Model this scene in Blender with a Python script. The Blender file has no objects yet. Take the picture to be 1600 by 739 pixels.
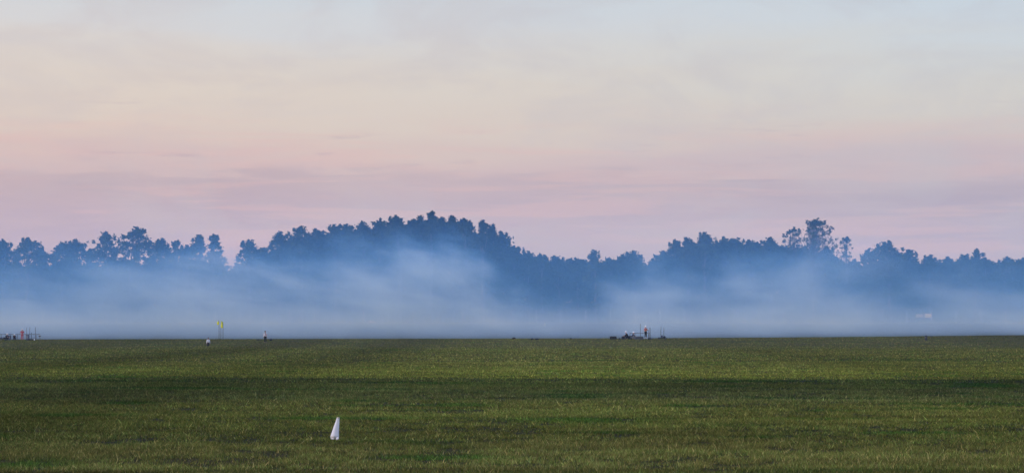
import bpy, math, random
import numpy as np
from mathutils import Vector, noise as mnoise

S = bpy.context.scene
COL = S.collection
R = math.radians

# ------------------------------------------------------------------ camera
CAM_H = 2.8
FPX = 3200.0
PITCH = math.atan(139.5 / FPX)
cam_d = bpy.data.cameras.new("camera")
cam = bpy.data.objects.new("camera", cam_d)
COL.objects.link(cam)
cam_d.lens = 72.0
cam_d.sensor_width = 36.0
cam_d.clip_start = 0.5
cam_d.clip_end = 6000
cam.location = (0, 0, CAM_H)
cam.rotation_euler = (R(90) + PITCH, 0, 0)
S.camera = cam

# ------------------------------------------------------------------ view / render
S.view_settings.view_transform = 'Standard'
S.view_settings.look = 'None'
S.view_settings.exposure = 0.0
S.view_settings.gamma = 1.0
S.render.engine = 'CYCLES'
S.cycles.use_denoising = True
S.cycles.max_bounces = 6
S.cycles.diffuse_bounces = 3
S.cycles.volume_bounces = 2
S.cycles.volume_max_steps = 160
S.cycles.volume_step_rate = 0.8
S.cycles.transparent_max_bounces = 8

# ------------------------------------------------------------------ sun
SUN_AZ = R(-118)      # from the left and a little behind the camera (0 = straight ahead)
SUN_EL = R(13)
sd = bpy.data.lights.new("sun", 'SUN')
sd.energy = 1.6
sd.angle = R(12)
sd.color = (1.0, 0.80, 0.66)
sun = bpy.data.objects.new("sun", sd)
COL.objects.link(sun)
sv = Vector((math.sin(SUN_AZ) * math.cos(SUN_EL), math.cos(SUN_AZ) * math.cos(SUN_EL), math.sin(SUN_EL)))
sun.rotation_euler = sv.to_track_quat('Z', 'Y').to_euler()
sun.location = (-60, -40, 60)


def srgb(r, g, b):
    def f(c):
        c /= 255.0
        return c / 12.92 if c <= 0.04045 else ((c + 0.055) / 1.055) ** 2.4
    return (f(r), f(g), f(b), 1.0)


class NT:
    """small node helper"""
    def __init__(self, tree):
        self.t = tree
        tree.nodes.clear()

    def n(self, kind, **kw):
        nd = self.t.nodes.new(kind)
        for k, v in kw.items():
            if k == 'inp':
                for i, val in v.items():
                    self.set(nd, i, val)
            else:
                setattr(nd, k, v)
        return nd

    def set(self, nd, i, val):
        if isinstance(val, bpy.types.NodeSocket):
            self.t.links.new(val, nd.inputs[i])
        else:
            nd.inputs[i].default_value = val

    def m(self, op, a, b=None, c=None, clamp=False):
        nd = self.n('ShaderNodeMath', operation=op, use_clamp=clamp)
        self.set(nd, 0, a)
        if b is not None:
            self.set(nd, 1, b)
        if c is not None:
            self.set(nd, 2, c)
        return nd.outputs[0]

    def mix(self, f, a, b, blend='MIX'):
        nd = self.n('ShaderNodeMix', data_type='RGBA', blend_type=blend)
        self.set(nd, 0, f)
        self.set(nd, 6, a)
        self.set(nd, 7, b)
        return nd.outputs[2]

    def ramp(self, fac, stops, interp='LINEAR'):
        nd = self.n('ShaderNodeValToRGB')
        cr = nd.color_ramp
        cr.interpolation = interp
        while len(cr.elements) < len(stops):
            cr.elements.new(0.5)
        for e, (p, c) in zip(cr.elements, stops):
            e.position = p
            e.color = c if len(c) == 4 else (*c, 1)
        self.set(nd, 0, fac)
        return nd.outputs[0]

    def smooth(self, v, a, b, lo=0.0, hi=1.0):
        nd = self.n('ShaderNodeMapRange', interpolation_type='SMOOTHSTEP')
        self.set(nd, 0, v)
        for i, x in zip((1, 2, 3, 4), (a, b, lo, hi)):
            self.set(nd, i, x)
        return nd.outputs[0]

    def noise(self, vec, scale=1.0, detail=4.0, rough=0.5, dist=0.0):
        nd = self.n('ShaderNodeTexNoise', inp={'Scale': scale, 'Detail': detail, 'Roughness': rough, 'Distortion': dist})
        self.set(nd, 'Vector', vec)
        return nd.outputs[0]

    def xyz(self, x, y, z):
        nd = self.n('ShaderNodeCombineXYZ')
        for i, v in enumerate((x, y, z)):
            self.set(nd, i, v)
        return nd.outputs[0]


# ------------------------------------------------------------------ world: dusk sky
W = bpy.data.worlds.new("World")
S.world = W
W.use_nodes = True
w = NT(W.node_tree)
tc = w.n('ShaderNodeTexCoord')
sep = w.n('ShaderNodeSeparateXYZ')
w.set(sep, 0, tc.outputs['Generated'])
dx, dy, dz = sep.outputs
el = w.m('MULTIPLY', w.m('ARCSINE', dz), 180 / math.pi)
az = w.m('MULTIPLY', w.m('ARCTAN2', dx, dy), 180 / math.pi)
# cloud warps: long level streaks
big = w.noise(w.xyz(w.m('MULTIPLY', az, 0.07), w.m('MULTIPLY', el, 0.35), 3.1), 1.0, 3, 0.5)
fine = w.noise(w.xyz(w.m('MULTIPLY', az, 0.16), w.m('MULTIPLY', el, 1.3), 7.7), 1.0, 6, 0.55, 0.4)
warp = w.m('ADD', w.m('MULTIPLY', w.m('SUBTRACT', big, 0.5), 1.7), w.m('MULTIPLY', w.m('SUBTRACT', fine, 0.5), 1.3))
elw = w.m('ADD', el, warp)
E = lambda y: math.degrees(math.atan((509 - y) / FPX))
def st(y, c):
    return (min(max(E(y) / 10.0, 0), 1), srgb(*c))
stops = [
    (0.0, srgb(194, 179, 186)),
    st(420, (197, 183, 190)),
    st(340, (200, 184, 190)),
    st(285, (203, 185, 190)),
    st(255, (208, 189, 191)),
    st(228, (213, 197, 193)),
    st(190, (216, 205, 197)),
    st(140, (217, 210, 202)),
    st(95, (215, 212, 208)),
    st(45, (210, 214, 218)),
    (1.0, srgb(203, 214, 223)),
]
low = w.ramp(w.m('DIVIDE', elw, 10.0, clamp=True), stops)
# darker lavender cloud bank with a ragged upper edge
edge_n = w.noise(w.xyz(w.m('MULTIPLY', az, 0.28), w.m('MULTIPLY', el, 2.4), 1.7), 1.0, 6, 0.6, 0.4)
bank_top = w.m('ADD', 4.3, w.m('MULTIPLY', w.m('SUBTRACT', edge_n, 0.5), 2.2))
bank = w.smooth(w.m('SUBTRACT', bank_top, el), -0.12, 0.28)
edge2 = w.noise(w.xyz(w.m('MULTIPLY', az, 0.10), w.m('MULTIPLY', el, 0.9), 5.5), 1.0, 4, 0.6, 0.5)
low = w.mix(w.m('MULTIPLY', w.m('MULTIPLY', bank, w.smooth(w.m('ABSOLUTE', w.m('SUBTRACT', az, -0.5)), 3, 12, 0.75, 1.45)), w.smooth(edge2, 0.35, 0.65, 0.12, 0.50)), low, srgb(178, 166, 180))
pk = w.noise(w.xyz(w.m('MULTIPLY', az, 0.13), w.m('MULTIPLY', el, 2.0), 12.0), 1.0, 5, 0.6, 0.4)
low = w.mix(w.m('MULTIPLY', w.m('MULTIPLY', w.smooth(pk, 0.48, 0.62), w.smooth(el, 6.5, 4.6)), 0.40), low, srgb(220, 190, 188))
# small dark wisps
wisp = w.noise(w.xyz(w.m('MULTIPLY', az, 0.33), w.m('MULTIPLY', el, 2.6), 9.2), 1.0, 5, 0.6)
wm = w.m('MULTIPLY', w.smooth(wisp, 0.60, 0.74), w.smooth(el, 7.5, 4.8))
low = w.mix(w.m('MULTIPLY', wm, 0.40), low, srgb(178, 160, 178))
# mottling of high thin cloud
mot = w.noise(w.xyz(w.m('MULTIPLY', az, 0.22), w.m('MULTIPLY', el, 0.55), 4.4), 1.0, 5, 0.6, 0.6)
low = w.mix(w.m('MULTIPLY', w.smooth(mot, 0.42, 0.70), 0.40), low, srgb(198, 193, 198))
# warmer towards the left, cooler towards the right
tint = w.smooth(az, -16, 16)
low = w.mix(1.0, low, w.mix(tint, (1.045, 0.99, 0.965, 1), (0.93, 0.985, 1.03, 1)), 'MULTIPLY')
# overhead: clear blue dusk sky
sky = w.n('ShaderNodeTexSky', sky_type='NISHITA')
sky.sun_disc = False
sky.sun_elevation = R(13)
sky.sun_rotation = SUN_AZ
sky.altitude = 100
over = w.mix(1.0, sky.outputs[0], (0.085, 0.085, 0.085, 1), 'MULTIPLY')
over = w.mix(1.0, over, (0.36, 0.48, 0.86, 1), 'ADD')
col = w.mix(w.smooth(el, 9.3, 24), low, over)
bg = w.n('ShaderNodeBackground', inp={'Strength': 1.0})
w.set(bg, 0, col)
wo = w.n('ShaderNodeOutputWorld')
w.t.links.new(bg.outputs[0], wo.inputs[0])


# ------------------------------------------------------------------ helpers
def pix(px, py, d):
    """point seen at photo pixel (px, py) standing d metres ahead"""
    u = (px - 800) / FPX
    v = (369.5 - py) / FPX
    t = d / (math.cos(PITCH) - v * math.sin(PITCH))
    return Vector((u * t, d, CAM_H + t * (math.sin(PITCH) + v * math.cos(PITCH))))

CRX = [-0.35, -0.25, -0.125, 0.0, 0.0625, 0.156, 0.25, 0.35]
CRY = [530, 530, 529.3, 528.6, 528.2, 526.3, 523.2, 521]

def sstep(x, a, b):
    t = np.clip((x - a) / (b - a), 0, 1)
    return t * t * (3 - 2 * t)

def terrain(x, y):
    x = np.asarray(x, float); y = np.asarray(y, float)
    u = x / 335.0
    zc = CAM_H - (np.interp(u, CRX, CRY) - 509) / FPX * 335
    z = zc * sstep(y, 262, 352) * 1.03
    z = z - 0.55 * sstep(y, 336, 356)
    zf = 3.62
    z = z + (zf - (zc * 1.03 - 0.55)) * sstep(y, 350, 470)
    z = z + 0.03 * np.sin(x * 0.07 + y * 0.031) * sstep(y, 20, 60) * (1 - sstep(y, 200, 260))
    return z

def tz(x, y):
    return float(terrain(x, y))

def ground_pt(px, d):
    p = pix(px, 500, d)
    return Vector((p.x, d, tz(p.x, d)))

def mesh_from(name, verts, faces_flat=None, fsize=4, faces=None):
    me = bpy.data.meshes.new(name)
    verts = np.asarray(verts, np.float32)
    if faces is not None:
        me.from_pydata([tuple(map(float, v)) for v in verts], [], faces)
    else:
        nf = len(faces_flat) // fsize
        me.vertices.add(len(verts))
        me.vertices.foreach_set('co', verts.ravel())
        me.loops.add(nf * fsize)
        me.loops.foreach_set('vertex_index', np.asarray(faces_flat, np.int32))
        me.polygons.add(nf)
        me.polygons.foreach_set('loop_start', np.arange(nf, dtype=np.int32) * fsize)
        me.update(calc_edges=True)
    me.validate()
    return me

def link(name, me, mat, parent=None, smooth=False):
    o = bpy.data.objects.new(name, me)
    COL.objects.link(o)
    if mat is not None:
        me.materials.clear()
        me.materials.append(mat)
    if smooth:
        for p in me.polygons:
            p.use_smooth = True
    if parent is not None:
        o.parent = parent
    return o

def tag(o, label=None, cat=None, group=None, kind=None):
    if label: o['label'] = label
    if cat: o['category'] = cat
    if group: o['group'] = group
    if kind: o['kind'] = kind
    return o

def thing(name, loc, label, cat, group=None, rz=0.0):
    o = bpy.data.objects.new(name, None)
    o.empty_display_size = 0.3
    COL.objects.link(o)
    o.location = loc
    o.rotation_euler = (0, 0, rz)
    return tag(o, label, cat, group)

def mat(name, col, rough=0.7, metal=0.0, var=0.15, scale=6.0):
    m = bpy.data.materials.new(name)
    m.use_nodes = True
    k = NT(m.node_tree)
    t = k.n('ShaderNodeTexCoord')
    nz = k.noise(t.outputs['Object'], scale, 4, 0.6)
    c = k.mix(nz, tuple(x * (1 - var) for x in col[:3]) + (1,), tuple(min(1, x * (1 + var)) for x in col[:3]) + (1,))
    b = k.n('ShaderNodeBsdfPrincipled', inp={'Roughness': rough, 'Metallic': metal})
    k.set(b, 'Base Color', c)
    o = k.n('ShaderNodeOutputMaterial')
    k.t.links.new(b.outputs[0], o.inputs[0])
    return m


# ------------------------------------------------------------------ MB: mesh pieces
class MB:
    def __init__(self):
        self.v = []
        self.f = []

    def add(self, verts, faces):
        o = len(self.v)
        self.v += [tuple(p) for p in verts]
        self.f += [tuple(i + o for i in f) for f in faces]
        return self

    def box(self, c, s, bev=0.0, rz=0.0):
        cx, cy, cz = c
        hx, hy, hz = s[0] / 2, s[1] / 2, s[2] / 2
        b = min(bev, hx * 0.45, hy * 0.45, hz * 0.45)
        if b <= 0:
            rings = [(hx, hy, -hz), (hx, hy, hz)]
        else:
            rings = [(hx - b, hy - b, -hz), (hx, hy, -hz + b), (hx, hy, hz - b), (hx - b, hy - b, hz)]
        vs = []
        for (rx, ry, z) in rings:
            cc = b if b > 0 else 0
            if cc:
                pts = [(-rx + cc, -ry), (rx - cc, -ry), (rx, -ry + cc), (rx, ry - cc), (rx - cc, ry), (-rx + cc, ry), (-rx, ry - cc), (-rx, -ry + cc)]
            else:
                pts = [(-rx, -ry), (rx, -ry), (rx, ry), (-rx, ry)]
            for (x, y) in pts:
                xr = x * math.cos(rz) - y * math.sin(rz)
                yr = x * math.sin(rz) + y * math.cos(rz)
                vs.append((cx + xr, cy + yr, cz + z))
        n = len(vs) // len(rings)
        fs = []
        for r in range(len(rings) - 1):
            for i in range(n):
                j = (i + 1) % n
                fs.append((r * n + i, r * n + j, (r + 1) * n + j, (r + 1) * n + i))
        fs.append(tuple(reversed(range(n))))
        fs.append(tuple((len(rings) - 1) * n + i for i in range(n)))
        return self.add(vs, fs)

    def tube(self, pts, rads, seg=10, cap=True):
        pts = [Vector(p) for p in pts]
        if not hasattr(rads, '__len__'):
            rads = [rads] * len(pts)
        vs, fs = [], []
        for i, p in enumerate(pts):
            a = pts[max(0, i - 1)]
            b = pts[min(len(pts) - 1, i + 1)]
            t = (b - a)
            if t.length < 1e-9:
                t = Vector((0, 0, 1))
            t.normalize()
            ref = Vector((0, 1, 0)) if abs(t.y) < 0.9 else Vector((1, 0, 0))
            n1 = t.cross(ref).normalized()
            n2 = t.cross(n1)
            for k in range(seg):
                an = 2 * math.pi * k / seg
                vs.append(p + (n1 * math.cos(an) + n2 * math.sin(an)) * rads[i])
        for i in range(len(pts) - 1):
            for k in range(seg):
                l = (k + 1) % seg
                fs.append((i * seg + k, i * seg + l, (i + 1) * seg + l, (i + 1) * seg + k))
        if cap:
            fs.append(tuple(range(seg)))
            fs.append(tuple(reversed([(len(pts) - 1) * seg + k for k in range(seg)])))
        return self.add(vs, fs)

    def lathe(self, c, prof, seg=16, sx=1.0, sy=1.0):
        vs, fs = [], []
        for (r, z) in prof:
            for k in range(seg):
                a = 2 * math.pi * k / seg
                vs.append((c[0] + r * math.cos(a) * sx, c[1] + r * math.sin(a) * sy, c[2] + z))
        for i in range(len(prof) - 1):
            for k in range(seg):
                l = (k + 1) % seg
                fs.append((i * seg + k, i * seg + l, (i + 1) * seg + l, (i + 1) * seg + k))
        fs.append(tuple(reversed(range(seg))))
        fs.append(tuple((len(prof) - 1) * seg + k for k in range(seg)))
        return self.add(vs, fs)

    def build(self, name, m, parent=None, smooth=False):
        me = mesh_from(name, self.v, faces=self.f)
        return link(name, me, m, parent, smooth)


# ------------------------------------------------------------------ ground
def band_color(x, y):
    """species / mowing colour of the turf, linear rgb, vectorised"""
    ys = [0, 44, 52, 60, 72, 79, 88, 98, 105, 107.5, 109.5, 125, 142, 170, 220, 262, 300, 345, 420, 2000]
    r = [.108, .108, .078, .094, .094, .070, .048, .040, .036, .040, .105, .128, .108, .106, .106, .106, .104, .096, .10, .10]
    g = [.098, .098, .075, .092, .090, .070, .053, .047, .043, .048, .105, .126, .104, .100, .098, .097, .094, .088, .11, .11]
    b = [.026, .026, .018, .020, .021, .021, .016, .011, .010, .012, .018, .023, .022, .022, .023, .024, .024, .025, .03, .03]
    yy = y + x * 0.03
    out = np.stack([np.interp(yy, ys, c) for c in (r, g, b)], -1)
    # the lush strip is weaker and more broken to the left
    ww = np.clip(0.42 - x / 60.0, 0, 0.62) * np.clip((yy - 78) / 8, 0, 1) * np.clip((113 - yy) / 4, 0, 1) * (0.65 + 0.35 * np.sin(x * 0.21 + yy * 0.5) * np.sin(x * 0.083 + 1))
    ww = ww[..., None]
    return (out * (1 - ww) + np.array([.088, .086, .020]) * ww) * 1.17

xs = np.unique(np.concatenate([np.linspace(-1500, -260, 22), np.linspace(-260, 260, 105), np.linspace(260, 1500, 22)]))
ys = np.unique(np.concatenate([np.linspace(-500, -20, 12), np.linspace(-20, 240, 66), np.linspace(240, 480, 121), np.linspace(480, 2600, 40)]))
X, Y = np.meshgrid(xs, ys)
Z = terrain(X, Y)
nx, ny = len(xs), len(ys)
gv = np.stack([X, Y, Z], -1).reshape(-1, 3)
ii, jj = np.meshgrid(np.arange(nx - 1), np.arange(ny - 1))
a0 = (jj * nx + ii).ravel()
gf = np.stack([a0, a0 + 1, a0 + nx + 1, a0 + nx], -1).ravel()
gme = mesh_from("ground", gv, gf)
gc = gme.color_attributes.new("turf", 'FLOAT_COLOR', 'POINT')
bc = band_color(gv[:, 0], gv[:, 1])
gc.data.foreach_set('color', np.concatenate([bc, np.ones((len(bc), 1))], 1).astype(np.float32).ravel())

gm = bpy.data.materials.new("turf_ground")
gm.use_nodes = True
k = NT(gm.node_tree)
t = k.n('ShaderNodeTexCoord')
at = k.n('ShaderNodeVertexColor', layer_name="turf")
sp = k.n('ShaderNodeSeparateXYZ')
k.set(sp, 0, t.outputs['Object'])
v1 = k.xyz(k.m('MULTIPLY', sp.outputs[0], 0.05), k.m('MULTIPLY', sp.outputs[1], 0.16), 0)
n_str = k.noise(v1, 1.0, 5, 0.6)
v1b = k.xyz(k.m('MULTIPLY', sp.outputs[0], 0.02), k.m('MULTIPLY', sp.outputs[1], 0.9), 0)
n_mow = k.noise(v1b, 1.0, 4, 0.65)
v2 = k.xyz(k.m('MULTIPLY', sp.outputs[0], 1.0), k.m('MULTIPLY', sp.outputs[1], 0.6), 0)
n_cl = k.noise(v2, 0.8, 6, 0.7)
n_fi = k.noise(t.outputs['Object'], 9.0, 5, 0.7)
c = k.mix(k.smooth(n_str, 0.35, 0.68), at.outputs[0], k.mix(1.0, at.outputs[0], (1.35, 1.12, 1.15, 1), 'MULTIPLY'))
c = k.mix(k.m('MULTIPLY', k.smooth(n_mow, 0.40, 0.66), 0.55), c, k.mix(1.0, c, (0.52, 0.60, 0.60, 1), 'MULTIPLY'))
c = k.mix(k.m('MULTIPLY', k.smooth(n_cl, 0.45, 0.68), 0.75), c, k.mix(1.0, c, (0.50, 0.58, 0.55, 1), 'MULTIPLY'))
c = k.mix(k.smooth(n_fi, 0.3, 0.75), k.mix(1.0, c, (0.50, 0.52, 0.50, 1), 'MULTIPLY'), k.mix(1.0, c, (1.4, 1.35, 1.3, 1), 'MULTIPLY'))
c = k.mix(1.0, c, k.mix(k.smooth(sp.outputs[1], 120, 340), (0.42, 0.42, 0.42, 1), (0.85, 0.85, 0.85, 1)), 'MULTIPLY')   # dark soil between the nearer blades, with the shade of the gaps painted in
b = k.n('ShaderNodeBsdfPrincipled', inp={'Roughness': 0.95, 'Specular IOR Level': 0.1})
k.set(b, 'Base Color', c)
bp = k.n('ShaderNodeBump', inp={'Strength': 0.9, 'Distance': 0.12})
k.set(bp, 'Height', k.m('ADD', n_fi, k.m('MULTIPLY', n_cl, 1.0)))
k.set(b, 'Normal', bp.outputs[0])
o = k.n('ShaderNodeOutputMaterial')
k.t.links.new(b.outputs[0], o.inputs[0])
g = link("ground", gme, gm, None, True)
tag(g, kind="structure")

# ------------------------------------------------------------------ grass blades (near field)
rng = np.random.default_rng(7)

def vnoise(x, y, s, seed):
    """cheap value noise, vectorised"""
    x = x / s + seed * 17.13; y = y / s + seed * 7.77
    xi = np.floor(x); yi = np.floor(y)
    fx = x - xi; fy = y - yi
    fx = fx * fx * (3 - 2 * fx); fy = fy * fy * (3 - 2 * fy)
    def h(a, b):
        q = np.sin(a * 127.1 + b * 311.7 + seed * 3.3) * 43758.5453
        return q - np.floor(q)
    return (h(xi, yi) * (1 - fx) + h(xi + 1, yi) * fx) * (1 - fy) + (h(xi, yi + 1) * (1 - fx) + h(xi + 1, yi + 1) * fx) * fy

def blades(d0, d1, dens, hgt, wid, spread):
    area_w = (0.5 * d1 + 8)
    n = int((d1 - d0) * area_w * dens)
    y = rng.uniform(d0, d1, n)
    x = rng.uniform(-area_w / 2, area_w / 2, n)
    keep = np.abs(x) < 0.25 * y + 4
    x, y = x[keep], y[keep]
    # clumping
    cl = 0.5 * vnoise(x, y, 0.35, 1) + 0.3 * vnoise(x, y, 1.3, 2) + 0.2 * vnoise(x, y * 2.2, 5.0, 3)
    keep = rng.uniform(0, 1, len(x)) < np.clip(0.25 + (cl - 0.35) * 3.0, 0.12, 1)
    x, y, cl = x[keep], y[keep], cl[keep]
    n = len(x)
    z = terrain(x, y)
    h = hgt * rng.uniform(0.45, 1.15, n) * (0.6 + 0.9 * cl)
    tall = rng.uniform(0, 1, n) < 0.012
    h = np.where(tall, h * 1.7, h)
    wv = wid * rng.uniform(0.6, 1.3, n)
    an = rng.uniform(0, 2 * math.pi, n)
    lx = rng.normal(0, spread, n) * h
    ly = rng.normal(0, spread, n) * h
    V = np.empty((n, 3, 3))
    V[:, 0] = np.stack([x - np.cos(an) * wv / 2, y - np.sin(an) * wv / 2, z - 0.01], -1)
    V[:, 1] = np.stack([x + np.cos(an) * wv / 2, y + np.sin(an) * wv / 2, z - 0.01], -1)
    V[:, 2] = np.stack([x + lx, y + ly, z + h], -1)
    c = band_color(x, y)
    pat = vnoise(x, y * 2.5, 7.0, 5)
    streak = 0.6 * vnoise(x, y + x * 0.01, np.array(1.0), 21) * 0 + 0.65 * vnoise(x * 0.05, y * (60.0 / np.maximum(y, 40)) * 1.1, 1.0, 21) + 0.35 * vnoise(x * 0.12, y * (60.0 / np.maximum(y, 40)) * 2.6, 1.0, 22)
    pat2 = vnoise(x * 0.5, y * 3.0, 2.2, 8)
    straw = (rng.uniform(0, 1, n) < 0.09 + 0.20 * np.clip(pat - 0.4, 0, 1)) | tall
    green = (rng.uniform(0, 1, n) < 0.35 + 0.5 * (pat2 - 0.5))
    c = np.where(green[:, None], c * np.array([0.66, 0.98, 0.75]), c)
    c = np.where(straw[:, None], c * np.array([2.3, 2.0, 2.6]), c)
    lush = np.clip((vnoise(x, y * 2.0, 4.0, 11) - 0.72) * 6, 0, 1)[:, None]
    c = c * (1 - lush) + c * np.array([0.48, 0.80, 0.6]) * lush
    c = c * (0.40 + 1.35 * rng.uniform(0, 1, n) ** 1.6)[:, None] * (0.75 + 0.5 * pat2)[:, None] * np.clip(0.12 + 1.75 * streak, 0.2, 2)[:, None] * np.clip(0.45 + 1.1 * cl, 0.4, 1.5)[:, None]  # tufts lighter, thin spots darker: blade shadow contrast put into the colour
    return V, c

sets = [blades(33, 48, 1100, 0.078, 0.018, 0.6), blades(48, 66, 520, 0.075, 0.026, 0.8),
        blades(66, 100, 280, 0.080, 0.033, 0.85), blades(100, 160, 90, 0.08, 0.055, 0.9),
        blades(160, 250, 28, 0.08, 0.09, 1.0), blades(250, 348, 16, 0.055, 0.12, 1.6)]
V = np.concatenate([s[0] for s in sets]); C = np.concatenate([s[1] for s in sets])
nb = len(V)
bme = mesh_from("grass", V.reshape(-1, 3), np.arange(nb * 3), 3)
ca = bme.color_attributes.new("blade", 'FLOAT_COLOR', 'POINT')
cc = np.repeat(np.concatenate([C, np.ones((nb, 1))], 1), 3, axis=0)
if len(bme.vertices) == len(cc):
    ca.data.foreach_set('color', cc.astype(np.float32).ravel())
bm_ = bpy.data.materials.new("grass_blades")
bm_.use_nodes = True
k = NT(bm_.node_tree)
at = k.n('ShaderNodeVertexColor', layer_name="blade")
d1 = k.n('ShaderNodeBsdfDiffuse'); k.set(d1, 0, at.outputs[0])
d2 = k.n('ShaderNodeBsdfTranslucent'); k.set(d2, 0, at.outputs[0])
mx = k.n('ShaderNodeMixShader', inp={0: 0.3})
k.t.links.new(d1.outputs[0], mx.inputs[1]); k.t.links.new(d2.outputs[0], mx.inputs[2])
o = k.n('ShaderNodeOutputMaterial'); k.t.links.new(mx.outputs[0], o.inputs[0])
go = link("grass", bme, bm_)
tag(go, "short olive green and straw coloured grass over the near field", "grass", kind="stuff")

# ------------------------------------------------------------------ trees
def leaf_mat(name, col):
    m = bpy.data.materials.new(name)
    m.use_nodes = True
    k = NT(m.node_tree)
    t = k.n('ShaderNodeTexCoord')
    nz = k.noise(t.outputs['Object'], 0.9, 3, 0.7)
    c = k.mix(k.smooth(nz, 0.3, 0.7), tuple(x * 0.55 for x in col) + (1,), tuple(x * 1.5 for x in col) + (1,))
    d1 = k.n('ShaderNodeBsdfDiffuse'); k.set(d1, 0, c)
    d2 = k.n('ShaderNodeBsdfTranslucent'); k.set(d2, 0, c)
    mx = k.n('ShaderNodeMixShader', inp={0: 0.25})
    k.t.links.new(d1.outputs[0], mx.inputs[1]); k.t.links.new(d2.outputs[0], mx.inputs[2])
    o = k.n('ShaderNodeOutputMaterial'); k.t.links.new(mx.outputs[0], o.inputs[0])
    return m

LEAF = [leaf_mat("leaves_oak", (0.045, 0.062, 0.020)), leaf_mat("leaves_birch", (0.055, 0.075, 0.026)), leaf_mat("leaves_alder", (0.038, 0.055, 0.022))]
BARK = mat("bark", (0.10, 0.085, 0.07), 0.9, var=0.4, scale=3)
BARKW = mat("pale_bark", (0.50, 0.49, 0.46), 0.85, var=0.4, scale=3)

def quads(rng, centres, radii, n_per, size):
    """leaf sprays on the shells of the clumps"""
    n = len(centres) * n_per
    c = np.repeat(centres, n_per, 0); r = np.repeat(radii, n_per)[:, None]
    d = rng.normal(size=(n, 3)); d /= np.linalg.norm(d, axis=1)[:, None] + 1e-9
    rr = np.abs(rng.normal(0, 0.42, (n, 1))) + 0.32
    p = c + d * r * rr * np.array([1.0, 1.0, 0.78])
    a = rng.normal(size=(n, 3)); a /= np.linalg.norm(a, axis=1)[:, None]
    b = np.cross(a, rng.normal(size=(n, 3))); b /= np.linalg.norm(b, axis=1)[:, None] + 1e-9
    s = (size * rng.uniform(0.55, 1.35, (n, 1)))
    a = a * s * 0.5; b = b * s * 0.32
    V = np.stack([p - a, p - b, p + a, p + b], 1).reshape(-1, 3)
    return V, np.arange(n * 4)

def profile(kind, t):
    if kind == 'cone':
        return 0.16 + 0.84 * (1 - t) ** 0.8 * min(1, t * 5 + 0.35)
    if kind == 'column':
        return (1 - abs(2 * t - 0.9) ** 3.0 * 0.85) if t < 0.99 else 0.2
    if kind == 'flat':
        return min(1.0, (1 - t) ** 0.35 * 1.05) * min(1, 0.55 + t)
    # round, fullest at two thirds
    q = (t - 0.52) / 0.56
    return math.sqrt(max(0.02, 1 - q * q)) if t > 0.3 else 0.86 + 0.1 * t

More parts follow.
